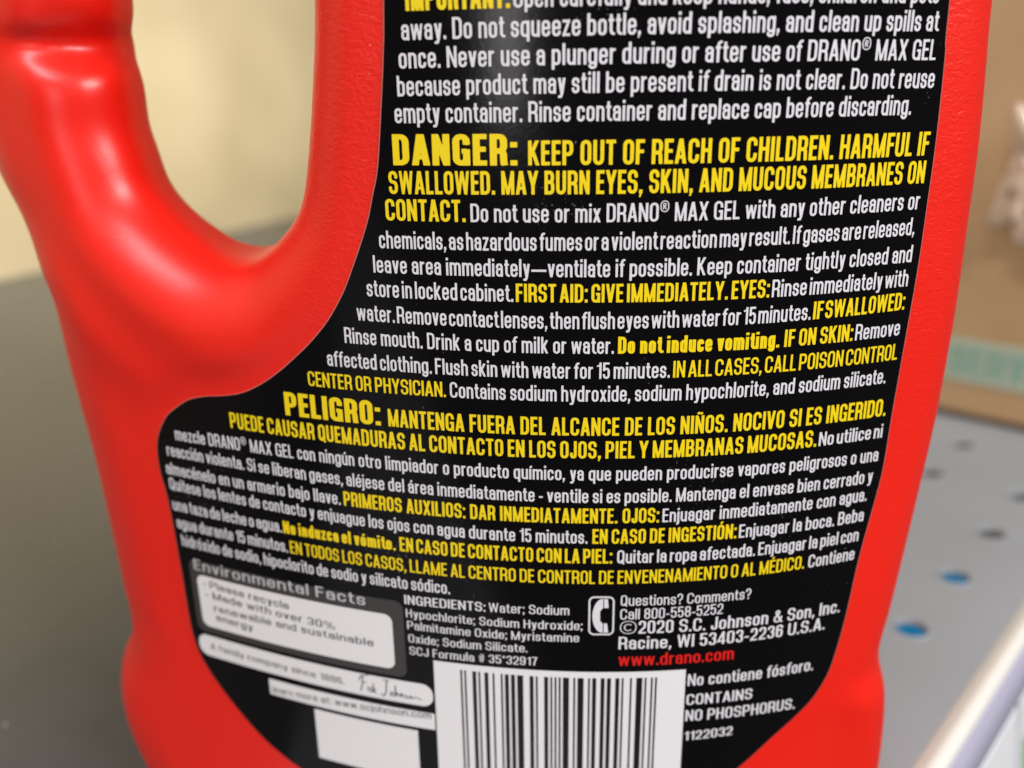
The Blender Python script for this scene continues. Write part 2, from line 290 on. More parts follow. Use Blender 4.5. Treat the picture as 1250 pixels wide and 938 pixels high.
# text, ink + weight, from u, to u, cap height, word space, baseline polynomial
LINES = [
  ('IMPORTANT:', 'yX', -0.1073, 0.0046, 0.026, 0.26, [0.00105, 0.06448]),
  ('Open carefully and keep hands, face, children and pets', 'wB', 0.008, 0.4726, 0.0213, 0.26, [0.00105, 0.06448]),
  ('away. Do not squeeze bottle, avoid splashing, and clean up spills at', 'wB', -0.1135, 0.4763, 0.0213, 0.26, [-0.00452, 0.00396, 0.03604]),
  ('once. Never use a plunger during or after use of DRANO® MAX GEL', 'wB', -0.118, 0.478, 0.0213, 0.26, [-0.01124, 0.00441, 0.00777]),
  ('because product may still be present if drain is not clear. Do not reuse', 'wB', -0.1215, 0.4807, 0.0213, 0.26, [-0.01609, 0.00463, -0.02064]),
  ('empty container. Rinse container and replace cap before discarding.', 'wB', -0.1261, 0.4539, 0.0213, 0.26, [-0.00619, 0.0013, -0.04919]),
  ('DANGER:', 'yX', -0.1308, 0.0102, 0.0335, 0.26, [-0.00248, 0.00017, -0.09457]),
  ('KEEP OUT OF REACH OF CHILDREN. HARMFUL IF', 'yH', 0.0219, 0.4851, 0.0262, 0.26, [-0.00248, 0.00017, -0.09457]),
  ('SWALLOWED. MAY BURN EYES, SKIN, AND MUCOUS MEMBRANES ON', 'yH', -0.1377, 0.4844, 0.0255, 0.26, [-0.00703, 0.00267, -0.12593]),
  ('CONTACT.', 'yH', -0.1436, -0.0493, 0.0245, 0.26, [0.00246, -0.0001, -0.15649]),
  ('Do not use or mix DRANO® MAX GEL with any other cleaners or', 'wB', -0.0436, 0.4822, 0.0205, 0.26, [0.00246, -0.0001, -0.15649]),
  ('chemicals, as hazardous fumes or a violent reaction may result. If gases are released,', 'wB', -0.1538, 0.4799, 0.0205, 0.1, [0.00519, 0.00312, -0.18826]),
  ('leave area immediately—ventilate if possible. Keep container tightly closed and', 'wB', -0.1631, 0.4813, 0.0205, 0.24, [0.0043, -0.00169, -0.21805]),
  ('store in locked cabinet.', 'wB', -0.1735, 0.0034, 0.0205, 0.12, [0.00651, -0.00243, -0.24723]),
  ('FIRST AID: GIVE IMMEDIATELY. EYES:', 'yH', 0.0063, 0.2977, 0.0215, 0.14, [0.00651, -0.00243, -0.24723]),
  ('Rinse immediately with', 'wB', 0.3007, 0.4801, 0.0205, 0.12, [0.00651, -0.00243, -0.24723]),
  ('water. Remove contact lenses, then flush eyes with water for 15 minutes.', 'wB', -0.1886, 0.3517, 0.0205, 0.08, [0.02204, -0.00436, -0.27851]),
  ('IF SWALLOWED:', 'yH', 0.3548, 0.4796, 0.0215, 0.06, [0.02204, -0.00436, -0.27851]),
  ('Rinse mouth. Drink a cup of milk or water.', 'wB', -0.2074, 0.119, 0.02, 0.24, [0.01336, -0.00521, -0.30807]),
  ('Do not induce vomiting.', 'yX', 0.1237, 0.3151, 0.0205, 0.24, [0.01336, -0.00521, -0.30807]),
  ('IF ON SKIN:', 'yH', 0.3213, 0.4106, 0.021, 0.2, [0.01336, -0.00521, -0.30807]),
  ('Remove', 'wB', 0.414, 0.4772, 0.02, 0.24, [0.01336, -0.00521, -0.30807]),
  ('affected clothing. Flush skin with water for 15 minutes.', 'wB', -0.2338, 0.185, 0.02, 0.16, [0.00734, -0.00295, -0.33878]),
  ('IN ALL CASES, CALL POISON CONTROL', 'yQ', 0.1888, 0.4782, 0.0205, 0.13, [0.00734, -0.00295, -0.33878]),
  ('CENTER OR PHYSICIAN.', 'yQ', -0.2636, -0.0806, 0.0195, 0.2, [0.00157, -0.00154, -0.36733]),
  ('Contains sodium hydroxide, sodium hypochlorite, and sodium silicate.', 'wB', -0.0755, 0.4653, 0.0198, 0.22, [0.00157, -0.00154, -0.36733]),
  ('PELIGRO:', 'yX', -0.3017, -0.1666, 0.032, 0.26, [-0.00112, -0.00081, -0.41081]),
  ('MANTENGA FUERA DEL ALCANCE DE LOS NIÑOS. NOCIVO SI ES INGERIDO.', 'yH', -0.1567, 0.4717, 0.0232, 0.26, [-0.00112, -0.00081, -0.41081]),
  ('PUEDE CAUSAR QUEMADURAS AL CONTACTO EN LOS OJOS, PIEL Y MEMBRANAS MUCOSAS.', 'yH', -0.3919, 0.3761, 0.0225, 0.2, [4e-05, -0.00061, -0.44051]),
  ('No utilice ni', 'wB', 0.3795, 0.471, 0.0185, 0.15, [4e-05, -0.00061, -0.44051]),
  ('mezcle DRANO® MAX GEL con ningún otro limpiador o producto químico, ya que pueden producirse vapores peligrosos o una', 'wB', -0.4923, 0.469, 0.0187, 0.26, [-0.0129, -0.00028, -0.46978]),
  ('reacción violenta. Si se liberan gases, aléjese del área inmediatamente - ventile si es posible. Mantenga el envase bien cerrado y', 'wB', -0.5121, 0.4645, 0.0187, 0.22, [-0.0044, -0.0025, -0.49981]),
  ('almacénelo en un armario bajo llave.', 'wB', -0.5189, -0.2319, 0.0187, 0.26, [0.00215, 0.00171, -0.52831]),
  ('PRIMEROS AUXILIOS: DAR INMEDIATAMENTE. OJOS:', 'yH', -0.2271, 0.1796, 0.0205, 0.26, [0.00215, 0.00171, -0.52831]),
  ('Enjuagar inmediatamente con agua.', 'wB', 0.1837, 0.459, 0.0187, 0.26, [0.00215, 0.00171, -0.52831]),
  ('Quítese los lentes de contacto y enjuague los ojos con agua durante 15 minutos.', 'wB', -0.517, 0.0915, 0.0187, 0.22, [0.00819, -0.00302, -0.55629]),
  ('EN CASO DE INGESTIÓN:', 'yH', 0.0977, 0.2793, 0.0205, 0.2, [0.00819, -0.00302, -0.55629]),
  ('Enjuagar la boca. Beba', 'wB', 0.2826, 0.458, 0.0187, 0.22, [0.00819, -0.00302, -0.55629]),
  ('una taza de leche o agua.', 'wB', -0.517, -0.3273, 0.0187, 0.16, [-0.00136, 0.00091, -0.58449]),
  ('No induzca el vómito.', 'yX', -0.3247, -0.1576, 0.0187, 0.18, [-0.00136, 0.00091, -0.58449]),
  ('EN CASO DE CONTACTO CON LA PIEL:', 'yH', -0.1519, 0.1228, 0.0205, 0.16, [-0.00136, 0.00091, -0.58449]),
  ('Quitar la ropa afectada. Enjuagar la piel con', 'wB', 0.129, 0.4539, 0.0187, 0.16, [-0.00136, 0.00091, -0.58449]),
  ('agua durante 15 minutos.', 'wB', -0.5139, -0.3209, 0.0187, 0.2, [0.00774, 0.00261, -0.61429]),
  ('EN TODOS LOS CASOS, LLAME AL CENTRO DE CONTROL DE ENVENENAMIENTO O AL MÉDICO.', 'yQ', -0.317, 0.3765, 0.0192, 0.2, [0.00774, 0.00261, -0.61429]),
  ('Contiene', 'wB', 0.3824, 0.4509, 0.0187, 0.2, [0.00774, 0.00261, -0.61429]),
  ('hidróxido de sodio, hipoclorito de sodio y silicato sódico.', 'wB', -0.5098, -0.0861, 0.0187, 0.2, [0.00207, -0.64068]),
  ('INGREDIENTS:', 'wB', -0.1501, -0.0394, 0.0138, 0.26, [0.01566, -0.66142]),
  ('Water; Sodium', 'wR', -0.035, 0.0696, 0.0138, 0.26, [0.01566, -0.66142]),
  ('Hypochlorite; Sodium Hydroxide;', 'wR', -0.149, 0.0867, 0.013, 0.26, [0.00697, -0.68307]),
  ('Palmitamine Oxide; Myristamine', 'wR', -0.1483, 0.0826, 0.013, 0.26, [0.00719, -0.70147]),
  ('Oxide; Sodium Silicate.', 'wR', -0.1477, 0.015, 0.013, 0.26, [0.01937, -0.72024]),
  ('SCJ Formula # 35*32917', 'wR', -0.1473, 0.0279, 0.013, 0.26, [0.01773, -0.74002]),
  ('Questions? Comments?', 'wR', 0.135, 0.3054, 0.0155, 0.26, [-0.00515, -0.64544]),
  ('Call 800-558-5252', 'wR', 0.1348, 0.2687, 0.0157, 0.26, [0.00847, -0.66778]),
  ('Racine, WI 53403-2236 U.S.A.', 'wB', 0.1336, 0.4173, 0.019, 0.26, [-0.00045, -0.71156]),
  ('www.drano.com', 'rB', 0.1342, 0.2881, 0.019, 0.26, [-0.00082, -0.73712]),
  ('No contiene fósforo.', 'wB', 0.2272, 0.4064, 0.0187, 0.26, [-0.00514, -0.77223]),
  ('CONTAINS', 'wB', 0.2269, 0.3189, 0.0172, 0.26, [-0.00984, -0.80164]),
  ('NO PHOSPHORUS.', 'wB', 0.2268, 0.3843, 0.0178, 0.26, [-0.01856, -0.82582]),
  ('1122032', 'wB', 0.2267, 0.2945, 0.0147, 0.26, [0.02114, -0.86681]),
  ('©', 'wL', 0.1345, 0.1568, 0.0193, 0.26, [-0.00298, -0.68772]),
  ('2020 S.C. Johnson & Son, Inc.', 'wB', 0.1589, 0.438, 0.0193, 0.26, [-0.00298, -0.68772]),
  ('Environmental Facts', 'gN', -0.493, -0.2075, 0.0175, 0.26, [0.00429, -0.67508]),
  ('• Please recycle', 'kN', -0.4795, -0.3297, 0.012, 0.26, [-0.02918, -0.71639]),
  ('• Made with over 30%', 'kN', -0.4778, -0.2576, 0.012, 0.26, [-0.01709, -0.72895]),
  ('renewable and sustainable', 'kN', -0.4657, -0.1999, 0.012, 0.26, [0.00751, -0.73811]),
  ('energy', 'kN', -0.4639, -0.3978, 0.012, 0.26, [-0.02217, -0.76731]),
  ('A family company since 1886.', 'kL', -0.4835, -0.2506, 0.011, 0.26, [-0.0067, -0.81467]),
  ('learn more at: www.scjohnson.com', 'kL', -0.3751, -0.1212, 0.0118, 0.26, [0.05335, -0.83795]),
]
def sec(X):
    t = X - .142859; return 1 + .505447 * t ** 2 + .0491586 * t ** 3 - .113008 * t ** 4
_X = np.linspace(-.9, .9, 3601); _Y = sec(_X); _S = np.concatenate([[0], np.cumsum(np.hypot(np.diff(_X), np.diff(_Y)))]); _S -= np.interp(0, _X, _S)
def on_label(u, z, lift=0.0):
    """arc length along the moulded front and height -> point just above the plastic"""
    X = np.interp(u, _S, _X); t = X - .142859; d = 1.010894 * t + .1474758 * t ** 2 - .452032 * t ** 3; k = lift / np.sqrt(1 + d * d)
    return X + d * k, sec(X) - k, z + 0 * X
OUTER = [(-0.573, -1.27),(-0.643, -1.25),(-0.683, -1.2),(-0.7055, -1.105),(-0.7081, -1.02),(-0.696, -0.958),(-0.6674, -0.9025),(-0.6546, -0.853),(-0.667, -0.8),(-0.6675, -0.7695),(-0.6742, -0.6454),(-0.6805, -0.5371),(-0.6921, -0.4055),(-0.6966, -0.3065),(-0.7054, -0.2711),(-0.7143, -0.2001),(-0.7472, -0.1348),(-0.7562, -0.0976),(-0.775, 0.0),(-0.78, 0.15),(-0.785, 0.4),(-0.76, 0.62),(-0.66, 0.82),(-0.5, 0.93),(-0.33, 1.0),(-0.27, 1.05),(-0.27, 1.2),(0.13, 1.2),(0.13, 1.05),(0.25, 0.98),(0.42, 0.86),(0.52, 0.66),(0.55, 0.4),(0.5609, 0.0735),(0.5648, 0.0204),(0.5727, -0.0906),(0.5737, -0.1823),(0.575, -0.2847),(0.5729, -0.3559),(0.5684, -0.444),(0.5601, -0.5235),(0.548, -0.6328),(0.5368, -0.7276),(0.5277, -0.7822),(0.5303, -0.8123),(0.5437, -0.87),(0.5495, -0.9499),(0.5495, -1.0372),(0.5462, -1.15),(0.5232, -1.23),(0.4532, -1.27)]
HOLE = [(-0.5095, 0.1027),(-0.5154, 0.0709),(-0.5258, 0.0597),(-0.5303, 0.0429),(-0.5236, 0.0267),(-0.5126, 0.0104),(-0.5102, -0.0189),(-0.5111, -0.058),(-0.5012, -0.0964),(-0.4906, -0.1374),(-0.4627, -0.1727),(-0.4241, -0.2021),(-0.3857, -0.223),(-0.3434, -0.2278),(-0.3193, -0.2167),(-0.2843, -0.1872),(-0.257, -0.1487),(-0.2409, -0.0805),(-0.2281, -0.0015),(-0.2182, 0.083),(-0.205, 0.3),(-0.22, 0.5),(-0.28, 0.64),(-0.38, 0.68),(-0.47, 0.62),(-0.5, 0.45),(-0.507, 0.25)]
def smooth_poly(P, n=4):
    out = []; N = len(P); P = np.array(P)
    for i in range(N):
        a, b, c, d = P[i - 1], P[i], P[(i + 1) % N], P[(i + 2) % N]
        for k in range(n):
            t = k / n; out.append(.5 * ((2 * b) + (c - a) * t + (2 * a - 5 * b + 4 * c - d) * t * t + (3 * b - a - 3 * c + d) * t ** 3))
    return np.array(out)
def sdist(P, X, Z):
    """distance to a closed outline, positive inside"""
    d = np.full(X.shape, 9.0); ins = np.zeros(X.shape, bool)
    for (ax, az), (bx, bz) in zip(P, np.roll(P, -1, 0)):
        ex, ez = bx - ax, bz - az; t = np.clip(((X - ax) * ex + (Z - az) * ez) / (ex * ex + ez * ez + 1e-12), 0, 1)
        d = np.minimum(d, (X - ax - t * ex) ** 2 + (Z - az - t * ez) ** 2)
        if abs(ez) > 1e-9: c = ((az > Z) != (bz > Z)) & (X < ex * (Z - az) / ez + ax); ins ^= c
    return np.where(ins, 1, -1) * np.sqrt(d)
def sst(a, b, x): t = np.clip((x - a) / (b - a), 0, 1); return t * t * (3 - 2 * t)
def blur(A, k):
    for _ in range(k):
        A = np.pad(A, 1, 'edge'); A = (A[1:-1, 1:-1] * 2 + A[:-2, 1:-1] + A[2:, 1:-1] + A[1:-1, :-2] + A[1:-1, 2:]) / 6
    return A
LL = [(-.1310,.0761),(-.1350,.0225),(-.1395,-.0187),(-.1492,-.0947),(-.158,-.1288),(-.1657,-.156),(-.1766,-.1838),(-.1888,-.2114),(-.2043,-.2438),(-.2271,-.2786),(-.2519,-.3064),(-.2772,-.3295),(-.3068,-.3536),(-.3371,-.3738),(-.3677,-.3884),(-.3988,-.396),(-.4299,-.4009),(-.4591,-.4096),(-.4867,-.4264),(-.5059,-.4425),(-.5241,-.4704),(-.5313,-.4966),(-.5313,-.5296),(-.5257,-.5619),(-.5226,-.6066),(-.5207,-.6599),(-.5195,-.7037),(-.5190,-.7412),(-.5171,-.7855),(-.51,-.8212),(-.4928,-.854),(-.4663,-.8885),(-.435,-.9222),(-.4035,-.9508),(-.3756,-.9689),(-.3399,-.9874),(-.25,-1.02),(-.12,-1.04)]
LR = [(.478,.45),(.4875,.0688),(.4911,.0136),(.4937,-.0508),(.4945,-.1005),(.4940,-.1379),(.4933,-.2025),(.4912,-.2569),(.4887,-.3004),(.4853,-.3611),(.4823,-.4162),(.4810,-.455),(.4797,-.4811),(.4772,-.5039),(.4724,-.5333),(.4643,-.5795),(.4580,-.6212),(.4490,-.7021),(.4385,-.761),(.4299,-.7901),(.4132,-.8197),(.3919,-.8428),(.3536,-.8763),(.3058,-.9209),(.24,-.975),(.16,-1.02),(.05,-1.04)]
def dens(P, n=5):
    P = [P[0]] + P + [P[-1]]; out = []
    for i in range(1, len(P) - 2):
        a, b, c, d4 = (np.array(v) for v in P[i - 1:i + 3])
        for k in range(n): t = k / n; out.append(.5 * ((2 * b) + (c - a) * t + (2 * a - 5 * b + 4 * c - d4) * t * t + (3 * b - a - 3 * c + d4) * t ** 3))
    out.append(np.array(P[-1])); return np.array(out)
l_ = dens([(-.115, .45), (-.12, .3)] + LL); r_ = dens(LR)
l_[:, 1] = np.minimum.accumulate(l_[:, 1]); r_[:, 1] = np.minimum.accumulate(r_[:, 1])
STEP = .0085
gx = np.arange(-.84, .64, STEP); gz = np.arange(-1.31, 1.24, STEP); gy = np.arange(.94, 1.76, STEP)
X2, Z2 = np.meshgrid(gx, gz, indexing='ij')
dO = sdist(smooth_poly(OUTER), X2, Z2); dH = -sdist(smooth_poly(HOLE), X2, Z2)
handle = (1 - sst(-.33, -.19, X2)) * sst(-.62, -.36, Z2)
R = .050 + .075 * (1 - sst(-.55, -.10, X2)) - .012 * handle + .05 * (1 - sst(-1.25, -1.0, Z2)); R = np.where(Z2 > .8, np.maximum(R, .2 * sst(.8, 1.05, Z2)), R)
d = np.minimum(dO, dH); q = np.maximum(.04 - np.abs(dO - dH), 0) / .04; d = blur(d - q * q * .01, 5)          # smooth where handle edges meet
Yf = sec(X2)
# a rolled ridge runs down the grip and round under the hole, a shallow valley lies between it and the label panel
HR = [p for p in HOLE if not (.0 < p[1] < .09 and p[0] < -.4)]; dR = -sdist(smooth_poly(HR, 6), X2, Z2)
ridge = (.62 * np.exp(-((dR - .105) / .046) ** 2) + .85 * np.exp(-((dR - .190) / .046) ** 2) * (.3 + .7 * (1 - sst(-.64, -.44, X2)))) * (1 - sst(-.46, -.12, X2))
ridge = blur(ridge, 5)
lab_ = np.vstack([l_, r_[::-1]]); lab_[:, 0] = np.interp(lab_[:, 0], _S, _X); dL = -sdist(lab_, X2, Z2)   # nothing is raised under the label
valley = np.exp(-((dH - .20) / .05) ** 2) * (1 - sst(-.42, -.30, X2)) * sst(.03, .09, dO)
Yf = Yf - .020 * ridge * sst(.003, .055, dL)
# finger groove across the grip
gr = (1 - sst(-.44, -.40, X2)) * sst(-.68, -.575, X2) * np.where(Z2 > .046, np.exp(-((Z2 - .046) / .017) ** 2), np.exp(-((Z2 - .046) / .026) ** 2))
Yf = Yf + .024 * gr
# foot of the bottle swells outside the label
foot = (1 - sst(-.86, -.80, Z2)) * sst(.105, .03, dO)
Yf = Yf - .012 * foot * sst(.004, .05, dL)
mid = 1.31; Yf = np.maximum(Yf, mid - (.34 - .14 * sst(.75, 1.1, Z2)))
th = .245 + .285 * (1 - handle) * sst(-.75, -.4, X2 + .25); Yb = np.minimum(np.minimum(Yf + th, 1.64 - .25 * (X2 + .07) ** 2), mid + (.34 - .14 * sst(.75, 1.1, Z2)))
A = (R - d) / R
F = np.empty((len(gx), len(gy), len(gz)), np.float32)
for j, y in enumerate(gy):
    B = 1 + np.maximum(Yf - y, y - Yb) / R; F[:, j, :] = R * (np.hypot(np.maximum(A, 0), np.maximum(B, 0)) + np.minimum(np.maximum(A, B), 0) - 1)
def surface_net(F, ax):
    N = F < 0; nx, ny, nz = F.shape; acc = np.zeros((nx - 1, ny - 1, nz - 1, 3), np.float32); cnt = np.zeros((nx - 1, ny - 1, nz - 1), np.float32); faces = []
    for a in range(3):
        s0 = [slice(None)] * 3; s1 = [slice(None)] * 3; s0[a] = slice(0, -1); s1[a] = slice(1, None)
        f0, f1 = F[tuple(s0)], F[tuple(s1)]; I = np.argwhere((f0 < 0) != (f1 < 0)); b, c = (a + 1) % 3, (a + 2) % 3
        I = I[(I[:, b] > 0) & (I[:, c] > 0) & (I[:, b] < F.shape[b] - 1) & (I[:, c] < F.shape[c] - 1)]
        v0 = f0[tuple(I.T)]; v1 = f1[tuple(I.T)]; P = I.astype(np.float32); P[:, a] += v0 / (v0 - v1); quad = []
        for db, dc in ((-1, -1), (0, -1), (0, 0), (-1, 0)):
            J = I.copy(); J[:, b] += db; J[:, c] += dc; np.add.at(acc, tuple(J.T), P); np.add.at(cnt, tuple(J.T), 1); quad.append(J)
        Q = np.stack([np.ravel_multi_index(tuple(J.T), cnt.shape) for J in quad], 1); flip = v0 < 0
        Q[~flip] = Q[~flip][:, ::-1]; faces.append(Q)
    Q = np.vstack(faces); ids, inv = np.unique(Q.ravel(), return_inverse=True); P = acc.reshape(-1, 3)[ids] / cnt.reshape(-1)[ids][:, None]
    return np.stack([ax[i][0] + P[:, i] * STEP for i in range(3)], 1), inv.reshape(-1, 4)
def sample(G, x, y):
    fx = np.clip((x - gx[0]) / STEP, 0, len(gx) - 1.001); fz = np.clip((y - gz[0]) / STEP, 0, len(gz) - 1.001); i, k = fx.astype(int), fz.astype(int); a, b = fx - i, fz - k
    return G[i, k] * (1 - a) * (1 - b) + G[i + 1, k] * a * (1 - b) + G[i, k + 1] * (1 - a) * b + G[i + 1, k + 1] * a * b
def Fp(P):
    x, y, z = P.T; r = sample(R, x, z); a = (r - sample(d, x, z)) / r; b = 1 + np.maximum(sample(Yf, x, z) - y, y - sample(Yb, x, z)) / r
    return r * (np.hypot(np.maximum(a, 0), np.maximum(b, 0)) + np.minimum(np.maximum(a, b), 0) - 1)
P, Q = surface_net(F, (gx, gy, gz)); e = .002
for _ in range(3):
    f = Fp(P); g = np.stack([(Fp(P + e * np.eye(3)[i]) - Fp(P - e * np.eye(3)[i])) / (2 * e) for i in range(3)], 1)
    P = P - np.clip(f / np.maximum((g ** 2).sum(1), .3), -.004, .004)[:, None] * g
bottle = empty('bottle', 'large red plastic jug of drain opener with a loop handle and black printed back label', 'bottle')
bottle.location = W(-.07, 1.31, -H0)
def child(o, par): o.parent = par; o.matrix_parent_inverse = Matrix.Translation(-Vector(W(-.07, 1.31, -H0))); return o
body = child(obj('bottle_body', P, Q, RED, smooth=True), bottle)
# cap, above the frame
V, Fc = [], []
prof = [(.0, 1.47), (.20, 1.47), (.235, 1.45), (.25, 1.41), (.255, 1.17), (.24, 1.16), (.0, 1.16)]; NS = 96
for r, z in prof:
    for k in range(NS): a = 2 * math.pi * k / NS; rr = r + (.006 if (k // 2) % 2 and 1.165 < z < 1.44 else 0); V.append((-.07 + rr * math.cos(a), 1.31 + rr * math.sin(a), z))
for i in range(len(prof) - 1):
    for k in range(NS): Fc.append((i * NS + k, i * NS + (k + 1) % NS, (i + 1) * NS + (k + 1) % NS, (i + 1) * NS + k))
child(obj('cap', V, Fc, mat('white_cap_plastic', (.75, .75, .74), .4)), bottle)
# ---------------------------------------------------------------- the label film and everything printed on it
def rows_mesh(rows, lift, ncol):
    V, F = [], []
    for z, u0, u1 in rows:
        u = np.linspace(u0, u1, ncol); x, y, zz = on_label(u, z, lift); V += list(zip(x, y, zz))
    for i in range(len(rows) - 1):
        for j in range(ncol - 1): a = i * ncol + j; F.append((a, a + ncol, a + ncol + 1, a + 1))
    return V, F
zs = sorted(set(np.round(np.concatenate([l_[:, 1], r_[:, 1], np.linspace(.45, -1.04, 150)]), 5)), reverse=True)
rows = [(z, np.interp(-z, -l_[:, 1], l_[:, 0]), np.interp(-z, -r_[:, 1], r_[:, 0])) for z in zs]
V, F = rows_mesh(rows, .0012, 90); label = child(obj('back_label', V, F, BLACK, smooth=True), bottle); label['label'] = 'black back label with warnings in white and yellow print'
def rim(side, sg):
    V, F = [], []
    for z, a, b in rows:
        u = a if side == 0 else b; k = 1.0
        for du, l in ((0, .0013), (.0013 * sg, .0011), (.0020 * sg, .0001)): x, y, zz = on_label(u + du, z, l); V.append((float(x), float(y), float(zz)))
    for i in range(len(rows) - 1):
        for j in (0, 1): F.append((3 * i + j, 3 * i + 3 + j, 3 * i + 4 + j, 3 * i + 1 + j) if sg > 0 else (3 * i + j, 3 * i + 1 + j, 3 * i + 4 + j, 3 * i + 3 + j))
    o = obj('film_edge', V, F, CLEAR, smooth=True); o.parent = label
CLEAR = mat('clear_film_edge', (.50, .13, .12), .2, spec=.6)
rim(0, -1); rim(1, 1)
def print_mesh(name, V, F, m, lab=None):
    """u,z points printed on the label"""
    a = np.array(V); x, y, z = on_label(a[:, 0], a[:, 1], V3[0]); o = obj(name, list(zip(x, y, z)), F, m); o.parent = label
    if lab: o['label'] = lab
    return o
V3 = [.0020]
STY = {'B': (.147, .120, .094), 'H': (.180, .143, .09), 'X': (.215, .165, .085), 'R': (.125, .105, .10), 'Q': (.15, .125, .085), 'L': (.105, .092, .12), 'N': (.115, .115, .13)}
def text_line(t, st, u0, u1, h, sp, cz):
    s, tt, tr = STY[st[1]]; items = []; x = 0
    for ch in t:
        if ch == ' ': x += sp; continue
        w, v, f = glyph_mesh(ch, s, tt); items.append((x, v, f)); x += w + tr
    x -= tr; k = (u1 - u0) / x; V, F = [], []
    for xo, v, f in items:
        b = len(V); V += [(u0 + (xo + p[0]) * k, p[1] * h) for p in v]; F += [tuple(b + i for i in q[::-1]) for q in f]
    V = [(u, z + np.polyval(cz, u)) for u, z in V]
    print_mesh('printed_line', V, F, INK[st[0]])
for L_ in LINES: text_line(*L_)
def strip(name, u0, u1, z0, z1, lift, m, r=0.0, cut=(), n=24, lab=None):
    """rounded rectangle printed on the label, gridded so that it follows the curve"""
    us = set(np.linspace(u0, u1, n)); 
    if r: us |= set(u0 + r * (1 - np.cos(np.linspace(0, math.pi / 2, 8)))) | set(u1 - r * (1 - np.cos(np.linspace(0, math.pi / 2, 8))))
    us = sorted(us); V, F = [], []
    for u in us:
        e = min(u - u0, u1 - u); dz = r - math.sqrt(max(r * r - (r - e) ** 2, 0)) if e < r else 0; V += [(u, z0 + dz), (u, z1 - dz)]
    for i in range(len(us) - 1): F.append((2 * i, 2 * i + 2, 2 * i + 3, 2 * i + 1))
    V3[0] = lift; o = print_mesh(name, V, F, m, lab); V3[0] = .0020; return o
strip('facts_panel', -.503, -.1535, -.782, -.6615, .0015, GREY, .012)
strip('facts_box', -.491, -.170, -.771, -.6845, .0018, PLATE, .012)
strip('company_strip', -.505, -.117, -.8245, -.788, .0018, PLATE, .016)
strip('link_strip', -.380, -.116, -.862, -.835, .0018, PLATE)
strip('blank_square', -.305, -.1422, -.955, -.868, .0018, PLATE)
strip('barcode_field', -.1138, .2240, -1.0, -.7470, .0018, PLATE)
# bars of the code
Ld = ['0001101','0011001','0010011','0111101','0100011','0110001','0101111','0111011','0110111','0001011']; code = '019800001179'
bits = '101' + ''.join(Ld[int(c)] for c in code[:6]) + '01010' + ''.join(''.join('10'[int(b)] for b in Ld[int(c)]) for c in code[6:]) + '101'
mw = (.1862 + .0765) / 95; i = 0; V, F = [], []
while i < 95:
    if bits[i] == '1':
        j = i
        while j < 95 and bits[j] == '1': j += 1
        a, b = -.0765 + i * mw, -.0765 + j * mw - mw * .12; k = len(V); V += [(a, -.985), (b, -.985), (b, -.7565), (a, -.7565)]; F.append((k, k + 1, k + 2, k + 3)); i = j
    else: i += 1
V3[0] = .0021; print_mesh('barcode_bars', V, F, BARBLACK)
# telephone pictogram: rounded frame and handset
def loops_mesh(name, S, m, s, t, w, lo, hi, ox, oz, sc, kx=1.0):
    lp = contour(S, s, t, w, lo, hi, .012); V, F = fill(lp); V3[0] = .0020
    return print_mesh(name, [(ox + v.x * sc * kx, oz + v.y * sc) for v in V], [q[::-1] for q in F], m)
fr = []
for cx, cz, a0 in ((.46, .86, 0), (.14, .86, 90), (.14, .14, 180), (.46, .14, 270)):
    fr += [(cx + .11 * math.cos(math.radians(a0 + q)), cz + .11 * math.sin(math.radians(a0 + q))) for q in range(0, 91, 15)]
loops_mesh('phone_frame', [(fr + fr[:2], 1)], INK['w'], .04, .04, .6, -.1, 1.1, .0935, -.6905, .059, .97)
hsn = [([(.31 - .17 * math.sin(math.radians(q)), .5 + .42 * math.cos(math.radians(q))) for q in range(0, 181, 12)], 1)]
# handset: thick crescent with two cups
V = []; cres = [(.335, .93)] + [(.335 - .235 * math.sin(math.radians(q)), .5 + .43 * math.cos(math.radians(q))) for q in range(8, 173, 8)] + [(.335, .07), (.335, .30), (.27, .38), (.27, .62), (.335, .70)]
for poly in (cres, [(.355, .93), (.44, .92), (.46, .70), (.36, .70)], [(.355, .07), (.46, .08), (.43, .31), (.36, .31)]):
    tr = tessellate_polygon([[Vector((p[0], p[1], 0)) for p in poly]]); b = len(V); V += poly
    F = (F if poly is not cres else []) + [tuple(b + i for i in q) for q in tr]
V3[0] = .0020; print_mesh('phone_handset', [(.0935 + p[0] * .059 * .97, -.6905 + p[1] * .059) for p in V], F, INK['w'])
# the scrawled signature on the company strip
sg = [[(.02, .62), (.10, .86), (.34, .95)], [(.16, .88), (.13, .5), (.06, .15)], [(.10, .55), (.27, .58)], [(.30, .42), (.31, .18)], [(.42, .40), (.37, .36), (.42, .25), (.36, .16)], [(.47, .6), (.46, .16)], [(.55, .38), (.47, .3), (.56, .16)],
      [(.78, .86), (.98, .84)], [(.90, .85), (.86, .3), (.78, .10), (.70, .2)], [(1.02, .36), (.98, .2), (1.06, .18), (1.08, .34), (1.02, .36)], [(1.16, .7), (1.14, .18), (1.2, .38), (1.25, .2)], [(1.30, .38), (1.30, .2), (1.37, .36), (1.40, .2)], [(1.45, .34), (1.5, .3), (1.45, .2), (1.55, .2), (1.62, .34), (1.64, .2), (1.75, .3), (1.95, .22)]]
loops_mesh('signature', [(p, 1) for p in sg], INK['k'], .035, .035, 2.0, -.1, 1.1, -.228, -.8225, .036, 1.35)
loops_mesh('phone_rule', [([(0, .5), (1, .5)], 1)], INK['k'], .03, .03, 1, 0, 1, -.0, 0, .0001) if False else None
